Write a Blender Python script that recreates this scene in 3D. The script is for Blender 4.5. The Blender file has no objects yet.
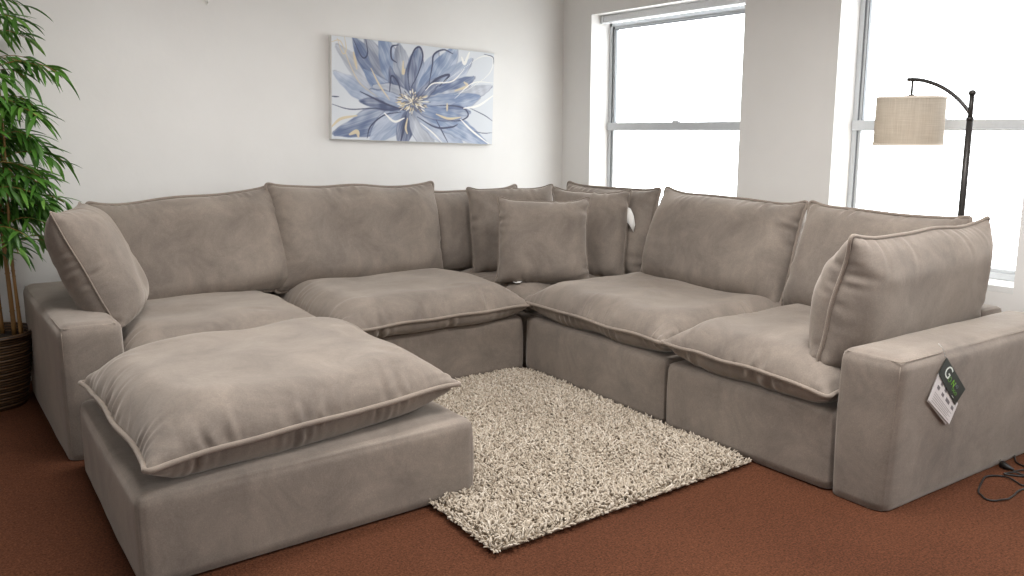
import bpy, bmesh, math, random
import numpy as np
from mathutils import Vector, Matrix, Euler

S = bpy.context.scene
C = S.collection
PI = math.pi
R = math.radians
random.seed(7)
rng = np.random.default_rng(7)

# ------------------------------------------------------------------ materials
def lin(c):
    c = np.asarray(c, float) / 255.0
    return np.where(c <= .04045, c / 12.92, ((c + .055) / 1.055) ** 2.4)

def rgba(r, g, b):
    v = lin((r, g, b)); return (v[0], v[1], v[2], 1.0)

class NT:
    def __init__(s, name):
        s.m = bpy.data.materials.new(name); s.m.use_nodes = True
        s.t = s.m.node_tree; s.t.nodes.clear()
        s.out = s.n('ShaderNodeOutputMaterial')
    def n(s, k, **kw):
        o = s.t.nodes.new(k)
        for a, b in kw.items():
            if a.startswith('_'): setattr(o, a[1:], b)
            else: o.inputs[a.replace('__', ' ')].default_value = b
        return o
    def l(s, a, b): s.t.links.new(a, b)
    def coords(s, scale=(1, 1, 1), kind='Object'):
        tc = s.n('ShaderNodeTexCoord'); mp = s.n('ShaderNodeMapping'); mp.inputs['Scale'].default_value = scale
        s.l(tc.outputs[kind], mp.inputs['Vector']); return mp.outputs['Vector']
    def noise(s, vec, scale, detail=3, rough=.5, dist=0):
        o = s.n('ShaderNodeTexNoise', Scale=scale, Detail=detail, Roughness=rough, Distortion=dist)
        s.l(vec, o.inputs['Vector']); return o.outputs['Fac']
    def ramp(s, fac, stops):
        o = s.n('ShaderNodeValToRGB'); e = o.color_ramp.elements
        while len(e) < len(stops): e.new(.5)
        for i, (p, c) in enumerate(stops): e[i].position = p; e[i].color = c
        s.l(fac, o.inputs['Fac']); return o.outputs['Color']
    def mix(s, fac, a, b, mode='MIX'):
        o = s.n('ShaderNodeMix', _data_type='RGBA', _blend_type=mode)
        for i, v in ((0, fac), (6, a), (7, b)):
            if hasattr(v, 'links') or hasattr(v, 'is_output'): s.l(v, o.inputs[i])
            else: o.inputs[i].default_value = v
        return o.outputs[2]
    def bump(s, h, strength, dist=.002, prev=None):
        o = s.n('ShaderNodeBump', Strength=strength, Distance=dist); s.l(h, o.inputs['Height'])
        if prev: s.l(prev, o.inputs['Normal'])
        return o.outputs['Normal']
    def bsdf(s, col, rough=.6, normal=None, **kw):
        b = s.n('ShaderNodeBsdfPrincipled', Roughness=rough, **kw)
        if hasattr(col, 'is_output'): s.l(col, b.inputs['Base Color'])
        else: b.inputs['Base Color'].default_value = col
        if normal: s.l(normal, b.inputs['Normal'])
        s.l(b.outputs[0], s.out.inputs['Surface']); return b

def mat_plain(name, c, rough=.5, metal=0, bump=None, **kw):
    m = NT(name); nrm = None; col = rgba(*c)
    v = m.coords()
    f = m.noise(v, 60, 3)
    d = tuple(x * .95 for x in col[:3]) + (1,)
    colr = m.ramp(f, [(.3, d), (.7, col)])
    if bump: nrm = m.bump(m.noise(v, bump[0], 3), bump[1], .002)
    m.bsdf(colr, rough, nrm, Metallic=metal, **kw); return m.m

def mat_fabric(name, ca, cb, sheen=.55):
    m = NT(name); v = m.coords()
    nap = m.noise(v, 4.2, 7, .68, .6)
    streak = m.noise(m.coords((16, 11, 13)), 1.6, 5, .65, .8)
    fine = m.noise(v, 230, 3, .7)
    lint = m.noise(m.coords((160, 60, 90)), 2.2, 2, .5, 1.2)
    col = m.ramp(nap, [(.32, rgba(*ca)), (.68, rgba(*cb))])
    s2 = m.ramp(streak, [(.3, (.95, .95, .95, 1)), (.72, (1.04, 1.04, 1.04, 1))])
    col = m.mix(1.0, col, s2, 'MULTIPLY')
    s3 = m.ramp(fine, [(.3, (.86, .86, .86, 1)), (.72, (1.12, 1.12, 1.12, 1))])
    col = m.mix(1.0, col, s3, 'MULTIPLY')
    s4 = m.ramp(lint, [(.62, (1, 1, 1, 1)), (.72, (1.22, 1.21, 1.2, 1))])
    col = m.mix(1.0, col, s4, 'MULTIPLY')
    nb = m.bump(fine, .22, .0012)
    nb = m.bump(streak, .25, .004, nb)
    b = m.bsdf(col, .85, nb)
    b.inputs['Sheen Weight'].default_value = sheen
    b.inputs['Sheen Roughness'].default_value = .45
    b.inputs['Sheen Tint'].default_value = rgba(235, 225, 215)
    b.inputs['Specular IOR Level'].default_value = .2
    return m.m

M = {}
M['fabric'] = mat_fabric('taupe_velvet', (111, 102, 95), (139, 128, 118))
M['piping'] = mat_fabric('taupe_velvet_piping', (126, 115, 106), (142, 130, 119), .6)

def mat_wall():
    m = NT('painted_plaster'); v = m.coords()
    a = m.noise(v, 1.3, 4, .6); b = m.noise(v, 38, 5, .6); c = m.noise(v, 5, 3)
    col = m.ramp(a, [(.3, rgba(229, 227, 224)), (.7, rgba(235, 233, 230))])
    n = m.bump(b, .10, .004); n = m.bump(c, .08, .03, n)
    m.bsdf(col, .55, n); return m.m
M['wall'] = mat_wall()

def mat_carpet():
    m = NT('rust_brown_carpet'); v = m.coords()
    a = m.noise(v, 1.1, 4, .6); b = m.noise(v, 130, 4, .75); c = m.noise(v, 45, 3, .6)
    col = m.ramp(a, [(.3, rgba(82, 50, 35)), (.7, rgba(96, 60, 42))])
    col = m.mix(1.0, col, m.ramp(b, [(.34, (.42, .42, .42, 1)), (.66, (1.5, 1.45, 1.4, 1))]), 'MULTIPLY')
    col = m.mix(1.0, col, m.ramp(c, [(.3, (.86, .86, .86, 1)), (.7, (1.1, 1.1, 1.1, 1))]), 'MULTIPLY')
    n = m.bump(b, .9, .006); n = m.bump(c, .4, .01, n)
    m.bsdf(col, .95, n, Specular__IOR__Level=.1); return m.m
M['carpet'] = mat_carpet()
M['ceiling'] = mat_plain('ceiling_white', (232, 231, 228), .8)
M['trim'] = mat_plain('white_trim', (230, 230, 228), .4)
M['alu'] = mat_plain('mill_aluminium', (206, 209, 212), .4, .15)
M['alu_dark'] = mat_plain('dark_gasket', (120, 123, 126), .5)
M['stone'] = mat_plain('tan_outside_ledge', (206, 186, 150), .8, 0, (40, .3))
M['black'] = mat_plain('black_foot', (22, 21, 20), .5)
M['bronze'] = mat_plain('dark_bronze_metal', (62, 59, 57), .38, .5)
M['cord'] = mat_plain('black_rubber_cord', (20, 18, 17), .45)
M['steel'] = mat_plain('bright_steel', (190, 190, 190), .25, .9)
M['tagwhite'] = mat_plain('white_cloth_tag', (232, 230, 226), .7)
M['paper'] = mat_plain('white_card', (226, 221, 220), .5)
M['paperback'] = mat_plain('grey_card', (178, 172, 170), .5)
M['ink'] = mat_plain('grey_ink', (120, 114, 116), .6)
M['darkcard'] = mat_plain('dark_green_card', (30, 40, 35), .32)
M['lime'] = mat_plain('lime_print', (122, 190, 40), .4)
M['greenprint'] = mat_plain('green_print', (92, 142, 62), .4)
M['whiteprint'] = mat_plain('white_print', (225, 232, 225), .4)
M['slate'] = mat_plain('slate_print', (92, 98, 104), .4)
M['blind'] = mat_plain('white_blind_rail', (226, 228, 230), .35)
M['cane'] = mat_plain('bamboo_cane', (150, 112, 66), .5)
M['soil'] = mat_plain('dark_soil', (48, 36, 26), .95, 0, (90, .8))
M['canvas_side'] = mat_plain('canvas_edge', (226, 224, 221), .7)
M['spackle'] = mat_plain('white_filler', (236, 234, 230), .6)

def mat_basket():
    m = NT('woven_basket_brown'); v = m.coords()
    w = m.n('ShaderNodeTexWave', _wave_type='BANDS', _bands_direction='Z', Scale=22, Distortion=1.5, Detail=2)
    m.l(v, w.inputs['Vector'])
    f = m.noise(v, 30, 3)
    col = m.ramp(w.outputs['Fac'], [(.2, rgba(52, 36, 22)), (.8, rgba(104, 76, 48))])
    col = m.mix(1.0, col, m.ramp(f, [(.3, (.7, .7, .7, 1)), (.7, (1.1, 1.1, 1.1, 1))]), 'MULTIPLY')
    m.bsdf(col, .6, m.bump(w.outputs['Fac'], .5, .006)); return m.m
M['basket'] = mat_basket()

def mat_leaf():
    m = NT('bamboo_leaf'); at = m.n('ShaderNodeAttribute', _attribute_name='tone')
    col = m.ramp(at.outputs['Fac'], [(0, rgba(46, 84, 29)), (.5, rgba(82, 130, 48)), (1, rgba(128, 170, 80))])
    b = m.bsdf(col, .42); b.inputs['Transmission Weight'].default_value = 0
    tr = m.n('ShaderNodeBsdfTranslucent'); m.l(col, tr.inputs['Color'])
    mx = m.n('ShaderNodeMixShader', Fac=.22); m.l(b.outputs[0], mx.inputs[1]); m.l(tr.outputs[0], mx.inputs[2])
    m.l(mx.outputs[0], m.out.inputs['Surface']); return m.m
M['leaf'] = mat_leaf()

def mat_pile():
    m = NT('cream_shag_yarn'); at = m.n('ShaderNodeAttribute', _attribute_name='tone')
    col = m.ramp(at.outputs['Fac'], [(0, rgba(142, 129, 114)), (.45, rgba(176, 164, 148)), (1, rgba(204, 194, 181))])
    m.bsdf(col, .9, None, Specular__IOR__Level=.15); return m.m
M['pile'] = mat_pile()
M['backing'] = mat_plain('rug_backing', (150, 132, 108), .9)

def mat_shade():
    m = NT('oatmeal_linen_shade')
    a = m.noise(m.coords((6, 6, 300)), 1.5, 3, .6); b = m.noise(m.coords((200, 200, 5)), 1.5, 3, .6)
    col = m.mix(.5, m.ramp(a, [(.3, rgba(186, 176, 163)), (.7, rgba(220, 212, 201))]), m.ramp(b, [(.3, rgba(192, 180, 164)), (.7, rgba(226, 217, 204))]))
    b1 = m.bsdf(col, .9)
    tr = m.n('ShaderNodeBsdfTranslucent'); m.l(col, tr.inputs['Color'])
    mx = m.n('ShaderNodeMixShader', Fac=.5); m.l(b1.outputs[0], mx.inputs[1]); m.l(tr.outputs[0], mx.inputs[2])
    m.l(mx.outputs[0], m.out.inputs['Surface']); return m.m
M['shade'] = mat_shade()
M['shade_trim'] = mat_plain('shade_trim', (214, 202, 188), .8)

def mat_glass():
    m = NT('window_glass')
    t = m.n('ShaderNodeBsdfTransparent', Color=(.96, .97, .97, 1)); g = m.n('ShaderNodeBsdfGlossy', Roughness=.03)
    fr = m.n('ShaderNodeFresnel', IOR=1.45); mx = m.n('ShaderNodeMixShader')
    ge = m.n('ShaderNodeNewGeometry'); iv = m.n('ShaderNodeMath', _operation='SUBTRACT'); iv.inputs[0].default_value = 1; m.l(ge.outputs['Backfacing'], iv.inputs[1])
    mu = m.n('ShaderNodeMath', _operation='MULTIPLY'); m.l(fr.outputs[0], mu.inputs[0]); m.l(iv.outputs[0], mu.inputs[1]); m.l(mu.outputs[0], mx.inputs[0]); m.l(t.outputs[0], mx.inputs[1]); m.l(g.outputs[0], mx.inputs[2])
    m.l(mx.outputs[0], m.out.inputs['Surface']); return m.m
M['glass'] = mat_glass()

def mat_paint():
    m = NT('flower_painting'); at = m.n('ShaderNodeAttribute', _attribute_name='paint')
    n = m.bump(m.noise(m.coords(), 300, 3), .15, .001)
    m.bsdf(at.outputs['Color'], .5, n); return m.m
M['paint'] = mat_paint()

# ------------------------------------------------------------------ object helpers
def link_mesh(name, V, F, mat, parent=None, smooth=True, loc=(0, 0, 0), rot=(0, 0, 0)):
    me = bpy.data.meshes.new(name)
    me.from_pydata([tuple(v) for v in np.asarray(V, float).tolist()], [], [tuple(f) for f in F])
    me.update()
    if smooth: me.polygons.foreach_set('use_smooth', [True] * len(me.polygons))
    o = bpy.data.objects.new(name, me); C.objects.link(o)
    if mat: me.materials.append(mat)
    o.location = loc; o.rotation_euler = rot
    if parent: o.parent = parent
    return o

def tag(o, label, cat, group=None):
    o['label'] = label; o['category'] = cat
    if group: o['group'] = group
    return o

def thing(name, label, cat, loc=(0, 0, 0), rz=0, group=None):
    o = bpy.data.objects.new(name, None); C.objects.link(o); o.empty_display_size = .1
    o.location = loc; o.rotation_euler = (0, 0, rz)
    return tag(o, label, cat, group)

def structure(o): o['kind'] = 'structure'; return o

class MB:
    def __init__(s): s.V = []; s.F = []
    def add(s, V, F):
        b = len(s.V); s.V += [tuple(map(float, v)) for v in V]; s.F += [tuple(i + b for i in f) for f in F]; return s
    def box(s, lo, hi):
        x0, y0, z0 = lo; x1, y1, z1 = hi
        V = [(x0, y0, z0), (x1, y0, z0), (x1, y1, z0), (x0, y1, z0), (x0, y0, z1), (x1, y0, z1), (x1, y1, z1), (x0, y1, z1)]
        return s.add(V, [(0, 3, 2, 1), (4, 5, 6, 7), (0, 1, 5, 4), (1, 2, 6, 5), (2, 3, 7, 6), (3, 0, 4, 7)])
    def tube(s, pts, r, sides=8, closed=False, cap=True):
        pts = np.asarray(pts, float); n = len(pts); rad = np.broadcast_to(np.asarray(r, float), (n,))
        if closed: T = np.roll(pts, -1, 0) - np.roll(pts, 1, 0)
        else: T = np.gradient(pts, axis=0)
        T /= np.linalg.norm(T, axis=1)[:, None] + 1e-12
        up = np.array([0, 0, 1.]) if abs(T[0][2]) < .9 else np.array([1., 0, 0])
        N = np.cross(T[0], up); N /= np.linalg.norm(N); V = []
        for i in range(n):
            N = N - T[i] * (N @ T[i]); N /= np.linalg.norm(N) + 1e-12; B = np.cross(T[i], N)
            for k in range(sides):
                a = 2 * PI * k / sides; V.append(pts[i] + rad[i] * (math.cos(a) * N + math.sin(a) * B))
        F = []
        for i in range(n if closed else n - 1):
            j = (i + 1) % n
            for k in range(sides):
                k2 = (k + 1) % sides; F.append((i * sides + k, i * sides + k2, j * sides + k2, j * sides + k))
        if cap and not closed:
            F.append(tuple(range(sides))[::-1]); F.append(tuple((n - 1) * sides + k for k in range(sides)))
        return s.add(V, F)
    def lathe(s, prof, cx=0, cy=0, sides=32):
        V = []; n = len(prof)
        for r, z in prof:
            for k in range(sides):
                a = 2 * PI * k / sides; V.append((cx + r * math.cos(a), cy + r * math.sin(a), z))
        F = [(i * sides + k, i * sides + (k + 1) % sides, (i + 1) * sides + (k + 1) % sides, (i + 1) * sides + k) for i in range(n - 1) for k in range(sides)]
        return s.add(V, F)
    def build(s, name, mat, parent=None, smooth=False, bevel=0, loc=(0, 0, 0), rot=(0, 0, 0)):
        o = link_mesh(name, s.V, s.F, mat, parent, smooth, loc, rot)
        if bevel:
            b = o.modifiers.new('bevel', 'BEVEL'); b.width = bevel; b.segments = 2; b.limit_method = 'ANGLE'
        return o

def vnoise(P, scale, seed):
    """cheap smooth 3-D noise: a few random plane waves"""
    r = np.random.default_rng(seed); out = 0
    for i in range(7):
        k = r.normal(size=3) * scale; out = out + np.sin(P @ k + r.uniform(0, 6.28))
    return out / 3.0

def softbox(lo, hi, r=.035, step=.04, bulge=.006, rough=.0025, seed=0):
    """upholstered block: rounded box on a fine grid with slightly swollen faces"""
    lo = np.array(lo, float); hi = np.array(hi, float); d = hi - lo
    n = np.maximum(3, np.ceil(d / step).astype(int))
    def axis(L, m):  # denser near the ends
        t = np.concatenate([[0, .25 * r / L, .6 * r / L, r / L], np.linspace(r / L, 1 - r / L, m)[1:-1], [1 - r / L, 1 - .6 * r / L, 1 - .25 * r / L, 1]])
        return t
    ax = [axis(d[i], n[i]) for i in range(3)]; V = []; F = []; key = {}
    def vid(p):
        k = tuple(np.round(p, 6))
        if k not in key: key[k] = len(V); V.append(p)
        return key[k]
    for a in range(3):
        b, c = (a + 1) % 3, (a + 2) % 3
        for side in (0, 1):
            G = [[None] * len(ax[c]) for _ in ax[b]]
            for i, u in enumerate(ax[b]):
                for j, w in enumerate(ax[c]):
                    p = [0, 0, 0]; p[a] = side; p[b] = u; p[c] = w; G[i][j] = vid(p)
            for i in range(len(ax[b]) - 1):
                for j in range(len(ax[c]) - 1):
                    q = (G[i][j], G[i + 1][j], G[i + 1][j + 1], G[i][j + 1]); F.append(q if side else q[::-1])
    T = np.array(V, float); P = lo + T * d
    core = np.clip(P, lo + r, hi - r); D = P - core; L = np.linalg.norm(D, axis=1)[:, None]
    Nn = np.where(L > 1e-9, D / np.maximum(L, 1e-9), 0); P2 = core + Nn * r
    e = np.sin(PI * np.clip(T, 0, 1)); e = np.where(np.abs(T - .5) > .4999, 1, e)
    w = np.prod(np.where((T < 1e-6) | (T > 1 - 1e-6), 1, e), axis=1)
    P2 = P2 + Nn * (bulge * w + rough * vnoise(P2, 9, seed) * w ** .3)[:, None]
    return P2, F

# ------------------------------------------------------------------ inflated cushions (two sheets sewn along a seam)
def cushion_shape(w, h, t, seed, seat=False, zs=.05, hydro=.5, iters=110, flat=.94, fluff=.18, res=.025, grow=1.05, fill=.80, square=.12, puff=1.0, pk=.0062, wob=.006, ncr=4, cr=.006, skew=0, zt=0):
    nx = int(np.clip(round(w / res), 18, 52)); ny = int(np.clip(round(h / res), 18, 52))
    r = np.random.default_rng(seed)
    W, H = w * grow, h * grow
    u = np.linspace(0, 1, nx); v = np.linspace(0, 1, ny); U, Vv = np.meshgrid(u, v)
    P = np.zeros((2, ny, nx, 3)); prof = (np.sin(PI * U) * np.sin(PI * Vv)) ** .5
    P[:, :, :, 0] = (U - .5) * W; P[:, :, :, 1] = (Vv - .5) * H
    nz = vnoise(np.stack([U * 9, Vv * 9, U * 0], -1), 1.2, seed)
    P[0, :, :, 2] = prof * t * .5; P[1, :, :, 2] = -prof * t * .5
    P[:, 1:-1, 1:-1, 2] += r.normal(size=(2, ny - 2, nx - 2)) * .0022
    dx = W / (nx - 1); dy = H / (ny - 1); dd = math.hypot(dx, dy)
    vt = W * H * t * fill
    wt = 1 + fluff * nz + hydro * (.5 - Vv) * (0 if seat else 1)
    edge = np.zeros((ny, nx), bool); edge[0] = edge[-1] = True; edge[:, 0] = edge[:, -1] = True
    sgn = np.array([1., -1.])[:, None, None, None]
    if seat: P[:, :, :, 2] += zs
    rect = np.stack([(U - .5) * w, (Vv - .5) * h], -1)
    fac = np.array([puff, 1.0 if seat else puff])[:, None, None, None]
    bumpz = vnoise(np.stack([U * w * 6, Vv * h * 6, U * 0], -1), 1.0, seed + 3) * .006
    def con(a, b, L, k):
        D = b - a; l = np.sqrt((D * D).sum(-1, keepdims=True)) + 1e-9
        c = D * ((l - L) / l * .5 * k); a += c; b -= c
    def sweep():
        for s in (0, 1):
            con(P[:, :, s:nx - 1:2], P[:, :, s + 1:nx:2], dx * fac, 1.)
            con(P[:, s:ny - 1:2], P[:, s + 1:ny:2], dy * fac, 1.)
        for s in (0, 1):
            con(P[:, s:ny - 1:2, :-1], P[:, s + 1:ny:2, 1:], dd * fac, .35)
            con(P[:, s:ny - 1:2, 1:], P[:, s + 1:ny:2, :-1], dd * fac, .35)
        for s in (0, 1, 2, 3):
            con(P[:, :, s:nx - 2:4], P[:, :, s + 2:nx:4], 2 * dx * fac, .10)
            con(P[:, s:ny - 2:4], P[:, s + 2:ny:4], 2 * dy * fac, .10)
        m = (P[0] + P[1]) * .5
        P[0][edge] = m[edge]; P[1][edge] = m[edge]
    for it in range(iters):
        d1 = P[:, 1:, 1:] - P[:, :-1, :-1]; d2 = P[:, 1:, :-1] - P[:, :-1, 1:]
        N = np.cross(d1, d2) * .5 * sgn
        cen = (P[:, 1:, 1:] + P[:, :-1, :-1] + P[:, 1:, :-1] + P[:, :-1, 1:]) * .25
        vol = (cen * N).sum() / 3
        g = np.zeros_like(P)
        for a in (slice(0, -1), slice(1, None)):
            for b in (slice(0, -1), slice(1, None)): g[:, a, b] += N * .25
        g *= wt[None, :, :, None]
        s = (vt - vol) / ((g * g).sum() + 1e-12)
        P += g * np.clip(s, -40, 40) * .9
        for _ in range(3): sweep()
        if seat:
            P[1, :, :, 2] = np.maximum(P[1, :, :, 2], 0); P[0, :, :, 2] = np.maximum(P[0, :, :, 2], .003)
            z = P[:, :, :, 2]; z[:, edge] += ((zs + zt * (U - .5))[edge] - z[:, edge]) * .3
            over = P[0, :, :, 2] - (t + bumpz); P[0, :, :, 2] -= np.maximum(over, 0) * .35
        else:
            lim = -H * .5 * flat
            P[:, :, :, 1] = np.where(P[:, :, :, 1] < lim, P[:, :, :, 1] + (lim - P[:, :, :, 1]) * .6, P[:, :, :, 1])
            cap = t * .5 * (1 + hydro * .5 * (.5 - Vv)) + bumpz
            z = P[:, :, :, 2]; z -= (np.maximum(z - cap, 0) - np.maximum(-cap - z, 0)) * .35
        for q in (0, 1): P[q, :, :, :2][edge] += (rect[edge] - P[q, :, :, :2][edge]) * square
    # finer grid, then gathers at the seam, a few soft creases and an uneven outline
    def up(A, ax):
        A = np.moveaxis(A, ax, 0); n = len(A); B = np.empty((2 * n - 1,) + A.shape[1:]); B[::2] = A
        mid = (A[:-1] + A[1:]) * .5; mid[1:-1] = (-A[:-3] + 9 * A[1:-2] + 9 * A[2:-1] - A[3:]) / 16
        B[1::2] = mid; return np.moveaxis(B, 0, ax)
    P = up(up(P, 1), 2); ny, nx = P.shape[1:3]
    U, Vv = np.meshgrid(np.linspace(0, 1, nx), np.linspace(0, 1, ny))
    for q in (0, 1):
        G = np.cross(np.gradient(P[q], axis=1), np.gradient(P[q], axis=0)) * (1 if q == 0 else -1)
        G /= np.linalg.norm(G, axis=-1, keepdims=True) + 1e-9
        D = np.zeros((ny, nx))
        for d, a in ((U * w, Vv * h), ((1 - U) * w, Vv * h), (Vv * h, U * w), ((1 - Vv) * h, U * w)):
            f = sum(np.sin(2 * PI * a / r.uniform(.035, .085) + r.uniform(0, 6.3) + d * r.uniform(-9, 9)) for _ in range(4)) / 2.2
            gate = np.clip(.45 + .6 * np.sin(2 * PI * a / r.uniform(.25, .6) + r.uniform(0, 6.3)), .05, 1)
            wd = .024 * (1 + .5 * np.sin(2 * PI * a / .19 + r.uniform(0, 6)))
            D += pk * f * gate * (d / wd) * np.exp(1 - d / wd)
        for _ in range(ncr):
            c0 = np.array([r.choice([0, 1]) * w if r.random() < .6 else r.uniform(0, w), r.uniform(0, h)]); an = math.atan2(h / 2 - c0[1], w / 2 - c0[0]) + r.uniform(-.5, .5)
            L = r.uniform(.12, .30); sx = (U * w - c0[0]) * math.cos(an) + (Vv * h - c0[1]) * math.sin(an); sy = -(U * w - c0[0]) * math.sin(an) + (Vv * h - c0[1]) * math.cos(an)
            sy = sy - r.uniform(-1.5, 1.5) * sx ** 2; wd = r.uniform(.014, .024); k = np.clip(sx / .05, 0, 1) * np.clip((L - sx) / (L * .6), 0, 1)
            D += cr * r.uniform(.4, 1) * k * (np.exp(-(sy / wd) ** 2) - .8 * np.exp(-((sy - 1.9 * wd) / (1.3 * wd)) ** 2))
        inner = np.minimum.reduce([U * w, (1 - U) * w, Vv * h, (1 - Vv) * h]); D *= np.clip(inner / .012, 0, 1)
        D += .004 * vnoise(P[q] * 1.0, 9, seed + 17) * np.clip(inner / .05, 0, 1)
        P[q] += G * D[..., None]
    for ax in range(3): P[..., ax] += wob * vnoise(P * np.array([1, 1, 0]), 7 + 2 * ax, seed + 50 + ax) * (.8 if ax < 2 else 1)
    if seat: P[..., 2] = np.maximum(P[..., 2], 0)
    # normalise the outline
    for ax, size in ((0, w), (1, h)):
        lo, hi = P[..., ax].min(), P[..., ax].max(); P[..., ax] = (P[..., ax] - (lo + hi) / 2) * size / (hi - lo)
    P[..., 0] += skew * P[..., 1]
    top = P[0].reshape(-1, 3); ids = np.arange(nx * ny).reshape(ny, nx)
    bot = ids.copy(); k = nx * ny; ext = []
    for i in range(1, ny - 1):
        for j in range(1, nx - 1): bot[i, j] = k; k += 1; ext.append(P[1, i, j])
    V = np.vstack([top, np.array(ext)]); F = []
    for i in range(ny - 1):
        for j in range(nx - 1):
            F.append((ids[i, j], ids[i, j + 1], ids[i + 1, j + 1], ids[i + 1, j])); F.append((bot[i, j], bot[i + 1, j], bot[i + 1, j + 1], bot[i, j + 1]))
    loop = np.concatenate([P[0, 0, :-1], P[0, :-1, -1], P[0, -1, :0:-1], P[0, :0:-1, 0]])
    return V, F, loop, P

def smooth_loop(L, k=2):
    for _ in range(k): L = .5 * L + .25 * (np.roll(L, 1, 0) + np.roll(L, -1, 0))
    return L

def cushion(name, w, h, t, seed, parent=None, loc=(0, 0, 0), rot=(0, 0, 0), piping=.0095, **kw):
    V, F, loop, P = cushion_shape(w, h, t, seed, **kw)
    o = link_mesh(name, V, F, M['fabric'], parent, True, loc, rot)
    sm = o.modifiers.new('smooth', 'SUBSURF'); sm.levels = 1; sm.render_levels = 1
    if piping:
        L = smooth_loop(loop, 2); c = L.mean(0); d = L - c; d[:, 2] = 0
        d /= np.linalg.norm(d, axis=1)[:, None]; L = L + d * piping * .5
        p = MB().tube(L, piping, 7, closed=True).build('piping', M['piping'], o, True)
        s2 = p.modifiers.new('smooth', 'SUBSURF'); s2.levels = 1; s2.render_levels = 1
    return o, P

# ------------------------------------------------------------------ the setting
WX, WY, WZ = 4.60, 5.45, 2.90       # window wall, painting wall, ceiling
RX, RY = -3.6, -3.4                 # walls behind the camera
TH = .26
WIN = [(3.68, 5.12), (1.925, 3.0), (-1.0, .85)]  # third opening is out of view, added to light the carpet and right arm
SILL, HEAD = .585, 2.26
b = MB().box((RX - .2, RY - .2, -.12), (WX + TH, WY + .2, 0)); structure(b.build('floor', M['carpet']))
b = MB().box((RX - .2, RY - .2, WZ), (WX + TH, WY + .2, WZ + .12)); structure(b.build('ceiling', M['ceiling']))
b = MB().box((RX - .2, WY, 0), (WX + TH, WY + .2, WZ)); structure(b.build('wall_back', M['wall']))
LW = (-.8, 1.0, .5, 2.1)              # unseen window opening in the left wall, added to light left-facing sides
b = MB().box((RX - .2, RY, 0), (RX, LW[0], WZ)); b.box((RX - .2, LW[1], 0), (RX, WY, WZ)); b.box((RX - .2, LW[0], 0), (RX, LW[1], LW[2])); b.box((RX - .2, LW[0], LW[3]), (RX, LW[1], WZ))
structure(b.build('wall_left', M['wall']))
b = MB().box((RX - .2, RY - .2, 0), (WX + TH, RY, WZ)); structure(b.build('wall_front', M['wall']))
b = MB()
for y0, y1 in WIN: b.box((WX, y0, 0), (WX + TH, y1, SILL)); b.box((WX, y0, HEAD), (WX + TH, y1, WZ))
ys = [RY] + [y for w in sorted(WIN) for y in w] + [WY]
for i in range(0, len(ys), 2): b.box((WX, ys[i], 0), (WX + TH, ys[i + 1], WZ))
structure(b.build('wall_right', M['wall']))
structure(MB().box((RX, WY - .014, 0), (WX, WY, .10)).build('baseboard_back', M['trim'], bevel=.004))
structure(MB().box((WX - .014, RY, 0), (WX, WY - .014, .10)).build('baseboard_right', M['trim'], bevel=.004))

FX = 4.79
for i, (y0, y1) in enumerate(WIN):
    win = bpy.data.objects.new('window_%d' % (i + 1), None); C.objects.link(win); win['kind'] = 'structure'
    z0, z1 = SILL + .035, HEAD - .05; zr = 1.43
    f = MB()
    f.box((FX, y0, z0), (FX + .06, y0 + .03, z1)); f.box((FX, y1 - .03, z0), (FX + .06, y1, z1))
    f.box((FX, y0, z1 - .03), (FX + .06, y1, z1)); f.box((FX, y0, z0), (FX + .06, y1, z0 + .035))
    f.build('frame', M['alu'], win, bevel=.003)
    s = MB()
    yy0, yy1 = y0 + .03, y1 - .03
    s.box((FX + .012, yy1 - .022, z0 + .035), (FX + .05, yy1, z1 - .03)); s.box((FX + .012, yy0, z0 + .035), (FX + .05, yy0 + .022, z1 - .03))
    s.box((FX + .012, yy0, z1 - .048), (FX + .05, yy1, z1 - .03)); s.box((FX + .012, yy0, z0 + .035), (FX + .05, yy1, z0 + .055))
    s.build('sash', M['alu'], win, bevel=.003)
    g = MB(); g.box((FX + .004, yy1 - .005, z0 + .035), (FX + .012, yy1 + .001, z1 - .03)); g.box((FX + .008, yy0 + .02, z1 - .053), (FX + .03, yy1 - .02, z1 - .048))
    g.box((FX + .008, yy1 - .028, zr), (FX + .03, yy1 - .022, z1 - .05)); g.build('gasket', M['alu_dark'], win)
    m = MB().box((FX - .012, y0 + .004, zr - .034), (FX + .055, y1 - .004, zr + .026)); m.box((FX - .018, y0 + .004, zr - .03), (FX - .012, y1 - .004, zr - .022))
    r_ = m.build('meeting_rail', M['alu'], win, bevel=.003)
    MB().box((FX - .016, (y0 + y1) / 2 - .03, zr + .026), (FX + .01, (y0 + y1) / 2 + .03, zr + .037)).build('latch', M['alu'], r_, bevel=.003)
    MB().box((FX + .03, yy0, z0 + .03), (FX + .035, yy1, zr)).build('pane', M['glass'], win)
    MB().box((FX + .036, yy0, zr), (FX + .041, yy1, z1 - .03)).build('pane', M['glass'], win)
    structure(MB().box((WX + .002, y0 + .002, SILL), (FX + .01, y1 - .002, SILL + .035)).build('trim_%d' % (i + 1), M['trim'], bevel=.004))
structure(MB().box((WX + TH, RY, .50), (WX + TH + .42, WY, .60)).build('trim_9', M['stone']))

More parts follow.
